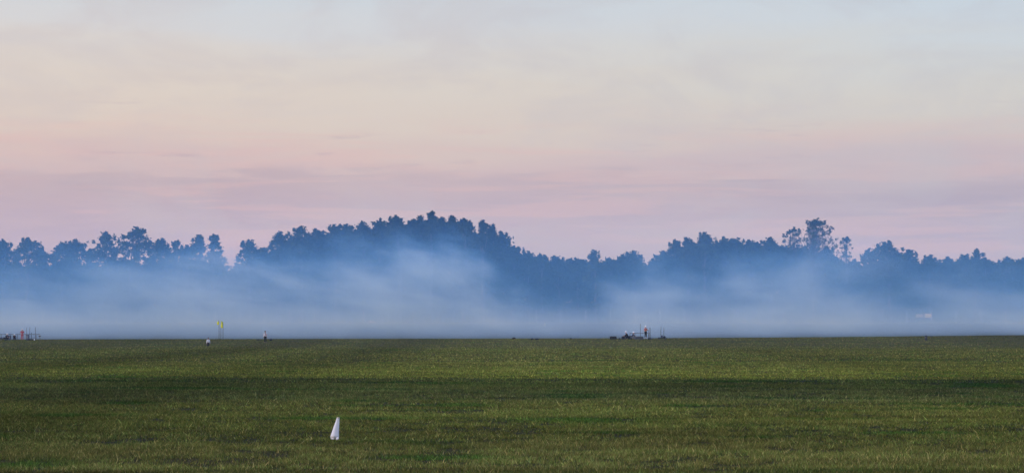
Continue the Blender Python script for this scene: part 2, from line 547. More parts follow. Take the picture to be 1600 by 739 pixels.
def make_tree(px, top, wpx, d, kind, label, seed, name='broadleaf_tree', leaf=0, dens=1.0, base_frac=0.14, pale=False, group='trees along the edge of the wood'):
    rg = np.random.default_rng(seed)
    gp = ground_pt(px, d)
    H = pix(px, top, d).z - gp.z
    Rw = wpx / FPX * d / 2
    root = thing(name, gp, label, 'tree', group)
    crown_h = H * (1 - base_frac)
    sparse = kind == 'sparse'
    cr = (0.50 if sparse else 0.74) * (0.75 + 0.07 * Rw)
    ncl = int((40 if sparse else 80) + (30.0 if sparse else 60.0) * Rw * crown_h / 16 * dens)
    cs, rs = [], []
    k0 = 'round' if sparse else kind
    # lean and lopsidedness
    lop = rg.normal(0, 0.10, 2) * Rw
    bump = {'cone': 2.0, 'column': 1.3, 'flat': 0.75}.get(k0, 1.1) * Rw      # depth of the rounded top
    grow = {'cone': 0.20, 'column': 0.05, 'flat': 0.22}.get(k0, 0.20)
    if sparse: grow = 0.0
    lobes = rg.uniform(0, 6.28, 4)
    def rad_at(zd, an):
        q = min(1.0, zd / bump)
        base = (q ** 0.85 if k0 == 'cone' else math.sqrt(max(0, 1 - (1 - q) ** 2)))
        r_ = Rw * base + min(2.6, grow * max(0, zd - bump * 0.7))
        low_ = max(0.0, (zd - crown_h * 0.8) / (crown_h * 0.2))
        r_ *= 1 - 0.3 * low_
        return r_ * (0.93 + 0.13 * math.sin(2 * an + lobes[0] + zd * 0.2) + 0.10 * math.sin(3 * an + lobes[1] - zd * 0.35) + 0.03 * math.sin(zd * 1.6 + lobes[2]))
    for i in range(ncl):
        zd = (rg.uniform(0, 1) ** 1.25) * crown_h
        an = rg.uniform(0, 2 * math.pi)
        rad = cr * rg.uniform(0.35, 1.15)
        pr = rad_at(zd, an)
        q = max(0, pr - rad * 0.7) * (rg.uniform(0, 1) ** (0.5 if sparse else 0.36))
        if rg.uniform() < 0.16: q += rad * rg.uniform(0.3, 1.3)
        pk = Rw * (0.16 * abs(math.sin(an * 1.5 + lobes[3])) + 0.10 * abs(math.sin(an * 3.5 + lobes[1])))
        z = H - zd - rad * 0.8 - 0.5 - (0 if sparse else min(pk, 0.9) * (1 if q > 0.3 * Rw else 0.3))
        if z < 0.4: z = 0.4
        lt = 1 - zd / crown_h
        cs.append((math.cos(an) * q + lop[0] * lt, math.sin(an) * q + lop[1] * lt, z)); rs.append(rad)
    # make sure there is a tip
    cs.append((lop[0], lop[1], H - cr * 0.62 - 0.6)); rs.append(cr * 0.7)
    for zt, rt in ((0.28, 0.26), (0.62, 0.36), (1.0, 0.5)):
        cs.append((lop[0] + rg.normal(0, 0.12) * (1 + Rw * 0.3), lop[1], H - zt)); rs.append(rt)
    for q_ in range(int(2 + Rw)):     # side leaders, lower than the tip
        a_ = rg.uniform(0, 6.28); o_ = Rw * rg.uniform(0.3, 0.85)
        zt_ = bump * (1 - math.sqrt(max(0, 1 - (o_ / Rw) ** 2))) + rg.uniform(0.1, 0.6)
        for dz_, rt in ((0.1, 0.24), (0.5, 0.36)):
            cs.append((lop[0] + math.cos(a_) * o_, lop[1] + math.sin(a_) * o_, H - zt_ - dz_)); rs.append(rt)
    cs = np.array(cs); rs = np.array(rs)
    npl = int(30 if sparse else 40)
    V, F = quads(rg, cs, rs * (1.35 if sparse else 1.0), npl, 0.42 if not sparse else 0.32)
    if not sparse:   # loose sprays round the outline
        m_ = int(ncl * 1.3)
        idx = rg.integers(0, len(cs), m_)
        dd = rg.normal(size=(m_, 3)); dd[:, 2] = np.abs(dd[:, 2]) * 0.7
        c2 = cs[idx] + dd / np.linalg.norm(dd, axis=1)[:, None] * rs[idx][:, None] * rg.uniform(0.9, 1.5, (m_, 1))
        c2[:, 2] = np.minimum(c2[:, 2], H - 0.1 - rg.uniform(0, 0.4, m_) - 0.8 * np.hypot(c2[:, 0], c2[:, 1]) / max(Rw, 1))
        V2, F2 = quads(rg, c2, rg.uniform(0.2, 0.5, m_), 12, 0.30)
        F = np.concatenate([F, F2 + len(V)]); V = np.concatenate([V, V2])
    if not sparse:   # pointed leading shoots that break the outline
        hi = np.argsort(-(cs[:, 2] + rs * 0.5))[:max(14, int(len(cs) * 0.35))]
        pick_ = rg.choice(hi, min(len(hi), 16), replace=False)
        c3, r3 = [], []
        for q_ in pick_:
            th = rg.uniform(0, 6.28); ou = rg.uniform(0.2, 0.8) * rs[q_]
            bx_, by_, bz_ = cs[q_, 0] + math.cos(th) * ou, cs[q_, 1] + math.sin(th) * ou, cs[q_, 2] + rs[q_] * 0.7
            L_ = rg.uniform(0.3, 1.0)
            for k_ in range(3):
                c3.append((bx_ + math.cos(th) * 0.25 * k_ * L_, by_ + math.sin(th) * 0.25 * k_ * L_, min(H + 0.15 - 0.55 * math.hypot(bx_, by_) / Rw - 0.3 * L_, bz_ + k_ * 0.42 * L_))); r3.append(0.42 - 0.11 * k_)
        V3, F3 = quads(rg, np.array(c3), np.array(r3), 12, 0.28)
        F = np.concatenate([F, F3 + len(V)]); V = np.concatenate([V, V3])
    me = mesh_from('crown', V, F)
    link('crown', me, LEAF[leaf], root)
    # trunk and limbs
    mb = MB()
    r0 = 0.018 * H * (0.6 if sparse else 1)
    bend = rg.normal(0, 0.25, 2)
    tp = [(0, 0, -0.2), (bend[0] * 0.3, bend[1] * 0.3, H * 0.25), (bend[0], bend[1], H * 0.55), (lop[0] * .7, lop[1] * .7, H * 0.9)]
    mb.tube(tp, [r0 * 1.25, r0, r0 * 0.6, r0 * 0.15], 8)
    pick = list(range(len(cs))) if sparse else list(rg.choice(len(cs), min(12, len(cs)), replace=False))
    for i in pick:
        c = Vector(cs[i])
        z0 = max(H * 0.18, c.z * rg.uniform(0.55, 0.8))
        f = z0 / (H * 0.9)
        s = Vector((bend[0] * min(1, f * 1.3), bend[1] * min(1, f * 1.3), z0))
        midp = s.lerp(c, 0.5) + Vector((0, 0, -0.15 * (c - s).length * 0.4))
        mb.tube([s, midp, c], [r0 * (0.2 if sparse else 0.35) * (1.1 - f * 0.7), r0 * (0.11 if sparse else 0.22), 0.02], 5)
    mb.build('trunk', BARKW if pale else BARK, root)
    return root

# px, top y, width px, distance, kind, leaf, label
TREES = [
 (-14, 380, 40, 470, 'round', 0, 'dark broad tree cut off by the left edge of the picture'),
 (6, 373, 34, 472, 'round', 0, 'round dense tree nearest to the left edge, above the equipment'),
 (40, 370, 40, 468, 'round', 0, 'round leafy tree second from the left edge, above the red-suited person'),
 (64, 389, 20, 474, 'column', 1, 'thin short tree just right of the round one above the red-suited person'),
 (96, 376, 44, 470, 'round', 0, 'left half of the wide double-crowned tree clump near the left'),
 (118, 374, 44, 473, 'round', 0, 'right half of the wide double-crowned tree clump near the left'),
 (139, 388, 20, 471, 'column', 1, 'small narrow tree standing against the right side of the double-crowned clump'),
 (165, 361, 32, 468, 'round', 1, 'airy tree with feathery top leaning on the tallest tree of the left part'),
 (201, 354, 50, 466, 'round', 1, 'tallest tree of the left part, wide crown with a flat feathery top'),
 (247, 371, 46, 469, 'round', 0, 'dome shaped tree right of the tallest tree in the left part'),
 (277, 374, 24, 474, 'sparse', 1, 'thin see-through tree beside the dome shaped tree left of the flags'),
 (293, 382, 26, 472, 'round', 1, 'low uneven tree before the twin narrow tops above the yellow flags'),
 (311, 366, 22, 470, 'column', 0, 'left one of the twin narrow tops above the yellow flags'),
 (333, 365, 19, 470, 'column', 0, 'right one of the twin narrow tops above the yellow flags'),
 (340, 392, 26, 473, 'round', 0, 'sloping low tree just before the gap above the yellow flags'),
 (372, 411, 20, 476, 'round', 2, 'lowest tree in the gap between the left trees and the long wood'),
 (391, 374, 30, 466, 'round', 0, 'ragged tree with a hooked top at the left end of the long wood'),
 (411, 386, 22, 472, 'round', 2, 'short bushy tree second from the left end of the long wood'),
 (437, 361, 34, 468, 'round', 0, 'upright dark tree third from the left end of the long wood'),
 (470, 352, 38, 467, 'round', 1, 'tall tree where the skyline of the long wood first levels out'),
 (495, 356, 34, 474, 'flat', 1, 'flat topped tree in the level stretch of the long wood'),
 (523, 350, 34, 471, 'round', 0, 'small dome in the level stretch of the long wood'),
 (546, 349, 34, 475, 'flat', 0, 'broad dark tree left of the arched crowns of the long wood'),
 (568, 345, 40, 469, 'round', 0, 'arched crown just left of the notch in the long wood'),
 (595, 342, 32, 467, 'round', 0, 'blunt tree that forms the left side of the notch in the long wood'),
 (624, 336, 34, 466, 'round', 1, 'square shouldered tree that forms the right side of the notch'),
 (646, 342, 30, 473, 'round', 0, 'filled crown between the notch and the highest point of the wood'),
 (659, 336, 22, 470, 'cone', 0, 'slim top just left of the highest point of the wood'),
 (673, 329, 22, 466, 'cone', 0, 'highest tree of the whole wood with a small pointed tip'),
 (690, 338, 24, 471, 'cone', 0, 'pointed tree just right of the highest tree of the wood'),
 (706, 336, 24, 468, 'cone', 0, 'second pointed tree right of the highest tree of the wood'),
 (726, 340, 28, 467, 'round', 0, 'steep sided tree left of the narrow cleft in the wood'),
 (754, 343, 26, 465, 'cone', 2, 'spruce like tree with a sharp tip right of the narrow cleft'),
 (772, 350, 22, 469, 'cone', 2, 'second sharp tipped tree before the skyline of the wood drops'),
 (783, 361, 20, 472, 'cone', 2, 'last sloping tree before the skyline of the wood drops'),
 (802, 384, 34, 474, 'flat', 2, 'first low tree below the drop of the skyline'),
 (826, 392, 34, 472, 'flat', 2, 'second low tree right of the drop with small bumps on top'),
 (846, 396, 20, 470, 'round', 2, 'small knob topped tree in the low middle stretch'),
 (873, 399, 40, 474, 'flat', 2, 'wide flat tree in the middle of the low stretch of the wood'),
 (903, 402, 36, 472, 'flat', 2, 'low flat tree left of the little lone tip in the low stretch'),
 (930, 389, 20, 468, 'cone', 1, 'little tree poking alone above the low middle stretch'),
 (955, 403, 34, 474, 'round', 2, 'low tree right of the little lone tip'),
 (975, 397, 26, 472, 'round', 2, 'rising tree left of the bump above the equipment and crew'),
 (992, 391, 26, 470, 'round', 2, 'bump topped tree above the crouching crew in the middle'),
 (1022, 404, 26, 474, 'round', 2, 'short tree right of the small dip above the two upright aerials'),
 (1040, 391, 26, 472, 'round', 2, 'stepped tree left of the light airy crown'),
 (1056, 374, 26, 475, 'round', 1, 'light airy crown standing up left of the right hand wood'),
 (1077, 370, 26, 471, 'cone', 1, 'pointed tree at the left shoulder of the right hand wood'),
 (1101, 362, 34, 468, 'round', 1, 'top tree of the left shoulder of the right hand wood'),
 (1128, 369, 34, 473, 'round', 1, 'rounded tree just right of the left shoulder of the right hand wood'),
 (1152, 371, 32, 471, 'flat', 1, 'even topped tree in the middle of the right hand wood'),
 (1177, 374, 32, 470, 'round', 0, 'dark tree in the middle of the right hand wood before its small dip'),
 (1205, 370, 34, 468, 'round', 0, 'dark bump left of the see-through trees'),
 (1237, 354, 34, 472, 'sparse', 1, 'smaller see-through tree leaning left of the tall lacy one'),
 (1272, 340, 62, 466, 'sparse', 1, 'tall lacy tree with sky showing through its wide open crown'),
 (1255, 384, 36, 473, 'round', 2, 'dark rounded tree under the left side of the tall lacy tree'),
 (1292, 384, 44, 470, 'round', 2, 'dark sloping tree under the right side of the tall lacy tree'),
 (1323, 369, 18, 469, 'sparse', 1, 'thin see-through top standing alone right of the tall lacy tree'),
 (1332, 404, 26, 474, 'round', 2, 'low tree in the gap left of the big domed tree'),
 (1358, 388, 22, 472, 'round', 1, 'loose ragged tree against the left side of the big domed tree'),
 (1391, 375, 56, 466, 'round', 0, 'big domed tree standing above the marker post on the right'),
 (1418, 389, 28, 470, 'round', 0, 'shoulder tree against the right side of the big domed tree'),
 (1452, 397, 44, 472, 'flat', 2, 'wide low tree above the two white boards'),
 (1480, 401, 34, 474, 'round', 2, 'low rounded tree right of the wide one above the white boards'),
 (1508, 396, 26, 471, 'round', 1, 'pale small tree left of the pointed one near the right edge'),
 (1524, 389, 24, 468, 'cone', 0, 'pointed tree near the right edge of the picture'),
 (1542, 402, 26, 473, 'round', 2, 'short tree right of the pointed one near the right edge'),
 (1572, 400, 34, 471, 'flat', 1, 'flat light topped tree last but one before the right edge'),
 (1602, 402, 36, 469, 'round', 0, 'dark tree cut off by the right edge of the picture'),
]
def sparse_(k_): return k_ == 'sparse'
for i, (px, top, wpx, d, kind, lf, lab) in enumerate(TREES):
    nm = 'birch_tree' if kind == 'sparse' else ('conifer_tree' if (kind == 'cone' and lf == 2) else 'broadleaf_tree')
    make_tree(px, top, wpx * (1.22 if sparse_(kind) else ({'cone': 1.62, 'column': 1.25}.get(kind, 1.42))), d, kind, lab, 100 + i, nm, lf,
              dens=(1.7 if kind == 'sparse' and wpx > 40 else 1.0), base_frac=0.30 if kind == 'sparse' else 0.12, pale=False)

# the wood behind and below the edge trees: one mass of foliage
CX = [-200, 0, 60, 100, 145, 200, 222, 250, 340, 357, 400, 440, 470, 600, 612, 660, 730, 742, 790, 805, 850, 920, 1000, 1012, 1050, 1080, 1220, 1300, 1335, 1350, 1400, 1440, 1500, 1600, 1800]
CY = [410, 412, 420, 404, 418, 400, 424, 404, 412, 422, 402, 382, 366, 350, 356, 341, 344, 360, 368, 392, 402, 406, 402, 418, 398, 378, 380, 394, 420, 420, 396, 410, 406, 408, 404]
rg = np.random.default_rng(55)
cs, rs = [], []
for i in range(18000):
    d = rg.uniform(476, 506)
    px = rg.uniform(-160, 1760); top_off = 7 * mnoise.noise(Vector((px * 0.05, d * 0.3, 0))) + 5 * mnoise.noise(Vector((px * 0.17, d * 0.3, 5)))
    p = pix(px, np.interp(px, CX, CY) + 3 + top_off, d)
    gz = tz(p.x, d)
    f = [rg.uniform(0, 1) ** 0.75, rg.uniform(0, 0.85), rg.uniform(0.82, 1.0), rg.uniform(0.5, 1.0), rg.uniform(0, 0.3)][i % 5]
    r_ = rg.uniform(0.8, 1.7)
    z = gz + max(0.8, (p.z - gz) * f - r_ * .6)
    cs.append((p.x, d, z)); rs.append(r_)
V, F = quads(rg, np.array(cs), np.array(rs), 40, 0.72)
wo_ = link('woodland', mesh_from('woodland', V, F), LEAF[2])
tag(wo_, 'dark mass of leaves filling the wood behind and below the edge trees', 'woodland', kind='stuff')

# ------------------------------------------------------------------ perimeter fence
CONC = mat("pale_concrete", (0.62, 0.61, 0.60), 0.85)
WIRE = mat("galvanised_wire", (0.35, 0.36, 0.37), 0.5, 0.6)
FY = 452.0
sp_px = 38.55
p0 = 722.5
first = ground_pt(p0, FY)
step = sp_px / FPX * FY
fence = thing('perimeter_fence', (0, FY, 3.5), 'wire fence on tall evenly spaced pale posts along the foot of the wood', 'fence')
post_me = None
wires = MB()
xs_f = [first.x + step * i for i in range(-23, 28)]
for i, x in enumerate(xs_f):
    z = tz(x, FY)
    if post_me is None:
        mb = MB()
        mb.tube([(0, 0, -0.3), (0, 0, 2.55), (0, -0.28, 2.85)], [0.055, 0.05, 0.04], 8)
        po = mb.build('post', CONC, fence)
        post_me = po.data
    else:
        po = bpy.data.objects.new('post', post_me)
        COL.objects.link(po)
        po.parent = fence
    po.location = (x, 0, z - 3.5)
for hz in (0.1, 0.7, 1.3, 1.9, 2.4):
    wires.tube([(x, 0.0, tz(x, FY) - 3.5 + hz) for x in xs_f], 0.006, 4)
wires.build('wire', WIRE, fence)

WHITE = mat("white_paint", (0.80, 0.80, 0.82), 0.5, var=0.06)
OFFW = mat("weathered_white_paint", (0.46, 0.45, 0.48), 0.6, var=0.1)
GREYM = mat("grey_metal", (0.22, 0.24, 0.27), 0.5, 0.5)
BLACK = mat("black_plastic", (0.012, 0.012, 0.015), 0.55)
DARK = mat("dark_cloth", (0.018, 0.019, 0.028), 0.9)
NAVY = mat("slate_blue_paint", (0.07, 0.09, 0.15), 0.55)
SKIN = mat("skin", (0.45, 0.26, 0.19), 0.6, var=0.06)
RED = mat("red_cloth", (0.50, 0.10, 0.12), 0.85)
ORANGE = mat("orange_red_cloth", (0.62, 0.16, 0.10), 0.85)
WCLOTH = mat("white_cloth", (0.78, 0.77, 0.80), 0.85, var=0.04)
HAIR = mat("dark_hair", (0.015, 0.011, 0.009), 0.8)
YELL = mat("yellow_green_cloth", (0.80, 0.82, 0.07), 0.8, var=0.12)
TURFD = mat("grey_board", (0.06, 0.065, 0.08), 0.7)
GTROU = mat("grey_cloth", (0.20, 0.21, 0.25), 0.85)

def board(px0, px1, py0, py1, m, label):
    d = FY - 1.2
    a = pix(px0, py1, d); b = pix(px1, py0, d)
    cx = (a.x + b.x) / 2
    gz = tz(cx, d)
    r = thing('sign_board', (cx, d, gz), label, 'sign', 'white boards at the fence')
    MB().box((0, 0, (a.z + b.z) / 2 - gz), (b.x - a.x, 0.05, b.z - a.z), 0.01).build('panel', m, r)
    for s in (-1, 1):
        MB().tube([(s * (b.x - a.x) * 0.36, 0.06, -0.15), (s * (b.x - a.x) * 0.36, 0.06, b.z - gz - 0.05)], 0.035, 8).build('post', GREYM, r)
BRDW = mat('chalky_white_paint', (0.70, 0.69, 0.72), 0.6)
board(1431.0, 1442.5, 490.6, 495.6, OFFW, 'duller left one of the two white boards at the fence on the right')
board(1444.8, 1455, 489.8, 496.2, BRDW, 'brighter right one of the two white boards at the fence on the right')

# small white marker in the far field
d = 430
gp = ground_pt(851, d)
r = thing('field_marker', (gp.x, gp.y, gp.z), 'tiny white cone marker far out in the smoky field', 'marker')
MB().box((0, 0, 0.02), (0.45, 0.45, 0.04), 0.01).build('base', WHITE, r)
MB().lathe((0, 0, 0.04), [(0.19, 0), (0.14, 0.3), (0.06, 0.66), (0.045, 0.72)], 14).build('cone', WHITE, r, True)

# ------------------------------------------------------------------ people
def skin_mesh(name, nodes, edges, m, parent, root=0, sub=2):
    me = bpy.data.meshes.new(name)
    me.from_pydata([n[0] for n in nodes], edges, [])
    o = bpy.data.objects.new(name, me)
    COL.objects.link(o)
    md = o.modifiers.new('skin', 'SKIN')
    md.use_smooth_shade = True
    sv_ = me.skin_vertices[0].data
    for i, n in enumerate(nodes):
        r_ = n[1]
        sv_[i].radius = (r_, r_) if not hasattr(r_, '__len__') else r_
        sv_[i].use_root = (i == root)
    ss = o.modifiers.new('subsurf', 'SUBSURF')
    ss.levels = sub; ss.render_levels = sub
    me.materials.append(m)
    o.parent = parent
    return o

def person(loc, rz, pose, label, top_m, leg_m, cap_m=None, cap='hair', group=None, scale=1.0, sleeves=True, arms='down', shoes_m=None):
    root = thing('person', loc, label, 'person', group, rz)
    root.scale = (scale,) * 3
    # figure faces -Y (towards the camera) at rz = 0
    if pose == 'stand':
        pel = Vector((0, 0, 0.95)); chest = Vector((0, 0.0, 1.32)); neck = Vector((0, 0, 1.49)); head = Vector((0, -0.015, 1.66))
        knees = [Vector((s * 0.11, -0.02, 0.5)) for s in (-1, 1)]
        ank = [Vector((s * 0.13, 0.02, 0.09)) for s in (-1, 1)]
    elif pose == 'kneel':
        pel = Vector((0, 0.0, 0.52)); chest = Vector((0, -0.02, 0.86)); neck = Vector((0, -0.03, 1.02)); head = Vector((0, -0.06, 1.17))
        knees = [Vector((s * 0.11, -0.03, 0.09)) for s in (-1, 1)]
        ank = [Vector((s * 0.11, 0.38, 0.08)) for s in (-1, 1)]
    else:   # crouching on bent legs
        pel = Vector((0, 0.16, 0.34)); chest = Vector((0, -0.02, 0.66)); neck = Vector((0, -0.10, 0.80)); head = Vector((0, -0.15, 0.95))
        knees = [Vector((s * 0.20, -0.30, 0.46)) for s in (-1, 1)]
        ank = [Vector((s * 0.15, -0.05, 0.09)) for s in (-1, 1)]
    hips = [pel + Vector((s * 0.10, 0, -0.06)) for s in (-1, 1)]
    toes = [a + (Vector((0, 0.13, -0.05)) if pose == 'kneel' else Vector((0, -0.17, -0.045))) for a in ank]
    sh = [chest + Vector((s * 0.185, 0.0, 0.09)) for s in (-1, 1)]
    if pose != 'crouch' and arms == 'down':
        elb = [s_ + Vector((q * 0.06, 0.03, -0.29)) for s_, q in zip(sh, (-1, 1))]
        wr = [e + Vector((q * 0.0, -0.08, -0.25)) for e, q in zip(elb, (-1, 1))]
    elif pose == 'stand':
        elb = [s_ + Vector((q * 0.09, -0.02, -0.28)) for s_, q in zip(sh, (-1, 1))]
        wr = [e + Vector((-q * 0.08, -0.24, 0.06)) for e, q in zip(elb, (-1, 1))]
    else:
        elb = [s_ + Vector((q * 0.07, -0.16, -0.20)) for s_, q in zip(sh, (-1, 1))]
        wr = [e + Vector((-q * 0.06, -0.22, -0.04)) for e, q in zip(elb, (-1, 1))]
    N, Ed = [], []
    def nd(p, r_):
        N.append((tuple(p), r_)); return len(N) - 1
    def ch(a, *bs):
        for b_ in bs:
            Ed.append((a, b_)); a = b_
    ip = nd(pel, (0.15, 0.11)); iw = nd(pel.lerp(chest, .5), (0.13, 0.10)); ic = nd(chest, (0.165, 0.115)); inn = nd(neck, 0.058)
    ih0 = nd(head + Vector((0, -0.005, -0.07)), 0.075); ih = nd(head + Vector((0, 0, 0.01)), (0.085, 0.10)); ih2 = nd(head + Vector((0, 0.005, 0.085)), 0.06)
    ch(ip, iw, ic, inn, ih0, ih, ih2)
    ino = nd(head + Vector((0, -0.115, -0.015)), 0.014); ch(ih, ino)
    for s in (-1, 1):
        ie = nd(head + Vector((s * 0.095, 0.01, 0.0)), 0.016); ch(ih, ie)
    for q in (0, 1):
        a = nd(hips[q], 0.095); b_ = nd(knees[q], 0.058); c_ = nd(ank[q], 0.04); e_ = nd(toes[q], (0.045, 0.03))
        ch(ip, a, b_, c_, e_)
        a = nd(sh[q], 0.06); b_ = nd(elb[q], 0.042); c_ = nd(wr[q], 0.028)
        dirv = (wr[q] - elb[q]).normalized()
        side = Vector((1 if q == 0 else -1, 0, 0))
        palm = nd(wr[q] + dirv * 0.07, (0.036, 0.018))
        ch(ic, a, b_, c_, palm)
        across = dirv.cross(side).normalized()
        for fi, (off, ln) in enumerate(((-0.03, 0.062), (-0.010, 0.075), (0.010, 0.070), (0.03, 0.055))):
            base = wr[q] + dirv * 0.10 + across * off
            f1 = nd(base, 0.0095); f2 = nd(base + dirv * ln * 0.55 + side * 0.006, 0.009); f3 = nd(base + dirv * ln * 0.85 + side * 0.028, 0.007)
            ch(palm, f1, f2, f3)
        t1 = nd(wr[q] + dirv * 0.045 - across * 0.045 , 0.011); t2 = nd(wr[q] + dirv * 0.085 - across * 0.062 + side * 0.01, 0.009)
        ch(palm, t1, t2)
    skin_mesh('body', N, Ed, SKIN, root, 0, 1)
    # upper garment
    n2 = [(tuple(pel + Vector((0, 0, 0.0))), (0.165, 0.128)), (tuple(pel.lerp(chest, .5)), (0.15, 0.12)), (tuple(chest), (0.185, 0.132)), (tuple(neck - (neck - chest) * 0.25), (0.09, 0.08))]
    e2 = [(0, 1), (1, 2), (2, 3)]
    for q in (0, 1):
        i0 = len(n2)
        n2.append((tuple(sh[q]), 0.078)); n2.append((tuple(elb[q]), 0.056)); e2 += [(2, i0), (i0, i0 + 1)]
        if sleeves:
            n2.append((tuple(elb[q].lerp(wr[q], 0.9)), 0.042)); e2.append((i0 + 1, i0 + 2))
    skin_mesh('shirt', n2, e2, top_m, root)
    n3 = [(tuple(pel + Vector((0, 0, 0.03))), (0.158, 0.122))]; e3 = []
    for q in (0, 1):
        i0 = len(n3)
        n3 += [(tuple(hips[q]), 0.112), (tuple(knees[q]), 0.075), (tuple(ank[q] + Vector((0, 0, 0.02))), 0.062)]
        e3 += [(0, i0), (i0, i0 + 1), (i0 + 1, i0 + 2)]
    skin_mesh('trousers', n3, e3, leg_m, root)
    for q in (0, 1):
        skin_mesh('shoe', [(tuple(ank[q] + Vector((0, 0.03, -0.04))), (0.045, 0.045)), (tuple(ank[q].lerp(toes[q], 0.5) + Vector((0, 0, -0.01))), (0.047, 0.04)), (tuple(toes[q]), (0.042, 0.03))], [(0, 1), (1, 2)], shoes_m or BLACK, root, 0, 1)
    hz_ = head + Vector((0, 0.012, 0.02))
    if cap == 'hair':
        prof = [(0.088, -0.06), (0.107, 0.0), (0.104, 0.05), (0.08, 0.095), (0.03, 0.118)]
        MB().lathe(hz_ + Vector((0, 0.015, 0)), prof, 14, 0.95, 1.08).build('hair', HAIR, root, True)
    elif cap == 'hat':
        hm = MB().lathe(hz_ + Vector((0, 0, 0.02)), [(0.21, 0.0), (0.215, 0.015), (0.15, 0.04), (0.145, 0.12), (0.11, 0.16), (0.03, 0.18)], 18, 1.0, 1.05)
        hm.build('hat', cap_m, root, True)
    else:
        hm = MB().lathe(hz_, [(0.118, -0.07), (0.137, -0.01), (0.134, 0.06), (0.10, 0.125), (0.04, 0.15)], 18, 0.98, 1.12)
        hm.build('helmet', cap_m, root, True)
    return root

def gpix(px, d):
    return ground_pt(px, d)

def dist_for(px, py):
    return min(np.arange(255, 345, 0.5), key=lambda q: abs((509 + (CAM_H - tz((px - 800) / FPX * q, q)) / q * FPX) - py))
# lone people in the field
person(gpix(414.5, float(dist_for(414.5, 535.6))), R(28), 'stand', 'person standing alone in the grass in a white and red top and black trousers', WCLOTH, DARK, cap='hair', scale=1.0, arms='down')
pa = [o for o in COL.objects if o.name.startswith('person') and o.parent is None][-1]
# red shoulder panel on his right side
skin_mesh('vest', [((0.05, 0.0, 1.02), (0.135, 0.138)), ((0.06, 0, 1.2), (0.13, 0.138)), ((0.05, 0, 1.40), (0.13, 0.115))], [(0, 1), (1, 2)], RED, pa)
person(gpix(325.5, float(dist_for(325.5, 540.6))), R(25), 'kneel', 'person kneeling upright in the grass in a white top and black trousers', WCLOTH, DARK, cap='hair', scale=0.90)

# crew in the left group
GL = 'crew at the left equipment'
GD = 327.0
person(gpix(35, GD), R(200), 'stand', 'person in a full red suit and white helmet standing among the left equipment', RED, RED, WHITE, 'helmet', GL, 1.02, arms='front')
person(gpix(10.5, GD - 0.4), R(60), 'crouch', 'crouching person in a white helmet beside the dark trolley at the left edge', DARK, DARK, WHITE, 'hat', GL, 0.98)
person(gpix(22.8, GD + 0.5), R(20), 'crouch', 'person in white helmet crouching just left of the red-suited person', DARK, NAVY, WHITE, 'helmet', GL, 0.92)

# crew in the middle group
GM = 'crew at the middle equipment'
person(gpix(979.5, GD), R(-75), 'crouch', 'left one of the two crouching people in white hats in the middle, bulky dark jacket', DARK, DARK, WHITE, 'hat', GM, 1.14)
person(gpix(988.8, GD + 0.3), R(70), 'crouch', 'right one of the two crouching people in white hats, in grey trousers', NAVY, GTROU, WHITE, 'hat', GM, 1.06)
pl = gpix(1008.8, GD + 0.5)
person(pl + Vector((0, 0, 0.20)), R(35), 'stand', 'person in orange-red top and white helmet, standing on a low board', ORANGE, DARK, WHITE, 'helmet', GM, 1.08, arms='front', shoes_m=WHITE)

# ------------------------------------------------------------------ equipment
def case(px, d, w_, dp, h, label, m=BLACK):
    r = thing('equipment_case', gpix(px, d), label, 'case')
    MB().box((0, 0, h * 0.36), (w_, dp, h * 0.70), 0.02).build('body', m, r)
    MB().box((0, 0, h * 0.86), (w_ * 0.995, dp * 0.99, h * 0.27), 0.02).build('lid', m, r)
    for s in (-1, 1):
        MB().tube([(s * w_ * 0.2 - 0.08, -dp / 2 - 0.005, h * 0.5), (s * w_ * 0.2 - 0.08, -dp / 2 - 0.04, h * 0.5), (s * w_ * 0.2 + 0.08, -dp / 2 - 0.04, h * 0.5), (s * w_ * 0.2 + 0.08, -dp / 2 - 0.005, h * 0.5)], 0.012, 6).build('handle', GREYM, r)
        for q in (-1, 1):
            MB().box((s * (w_ / 2 - 0.02), q * (dp / 2 - 0.02), h * 0.86), (0.06, 0.06, h * 0.30), 0.01).build('corner', GREYM, r)
    return r

case(958, GD, 1.08, 0.5, 0.50, 'long black case lying alone at the left end of the middle group')

def rail(px0, px1, py, label, posts, group='long level bars of the two crews'):
    a = pix(px0, py, GD + 0.6); b = pix(px1, py, GD + 0.6)
    cx = (a.x + b.x) / 2
    gz = tz(cx, GD + 0.6)
    r = thing('rail_stand', (cx, GD + 0.6, gz), label, 'rail', group)
    L = b.x - a.x
    MB().tube([(-L / 2, 0, a.z - gz), (L / 2, 0, a.z - gz)], 0.05, 10).build('rail', GREYM, r)
    for q in posts:
        x = (pix(q, py, GD + 0.6).x - cx)
        h = a.z - gz
        mb = MB().tube([(x, 0, h), (x - 0.0, -0.32, -0.02)], 0.028, 8)
        mb.tube([(x, 0, h), (x, 0.32, -0.02)], 0.028, 8)
        mb.tube([(x, -0.2, h * 0.4), (x, 0.2, h * 0.4)], 0.018, 6)
        mb.build('leg', GREYM, r)
    return r
rail(983.5, 1015, 520.6, 'long thin grey bar on legs running behind the middle crew', (984.5, 992, 1014))
rail(-30, 63, 522.2, 'long thin grey bar on legs running behind the left crew and cut by the edge', (-24, 2, 27, 56.5))

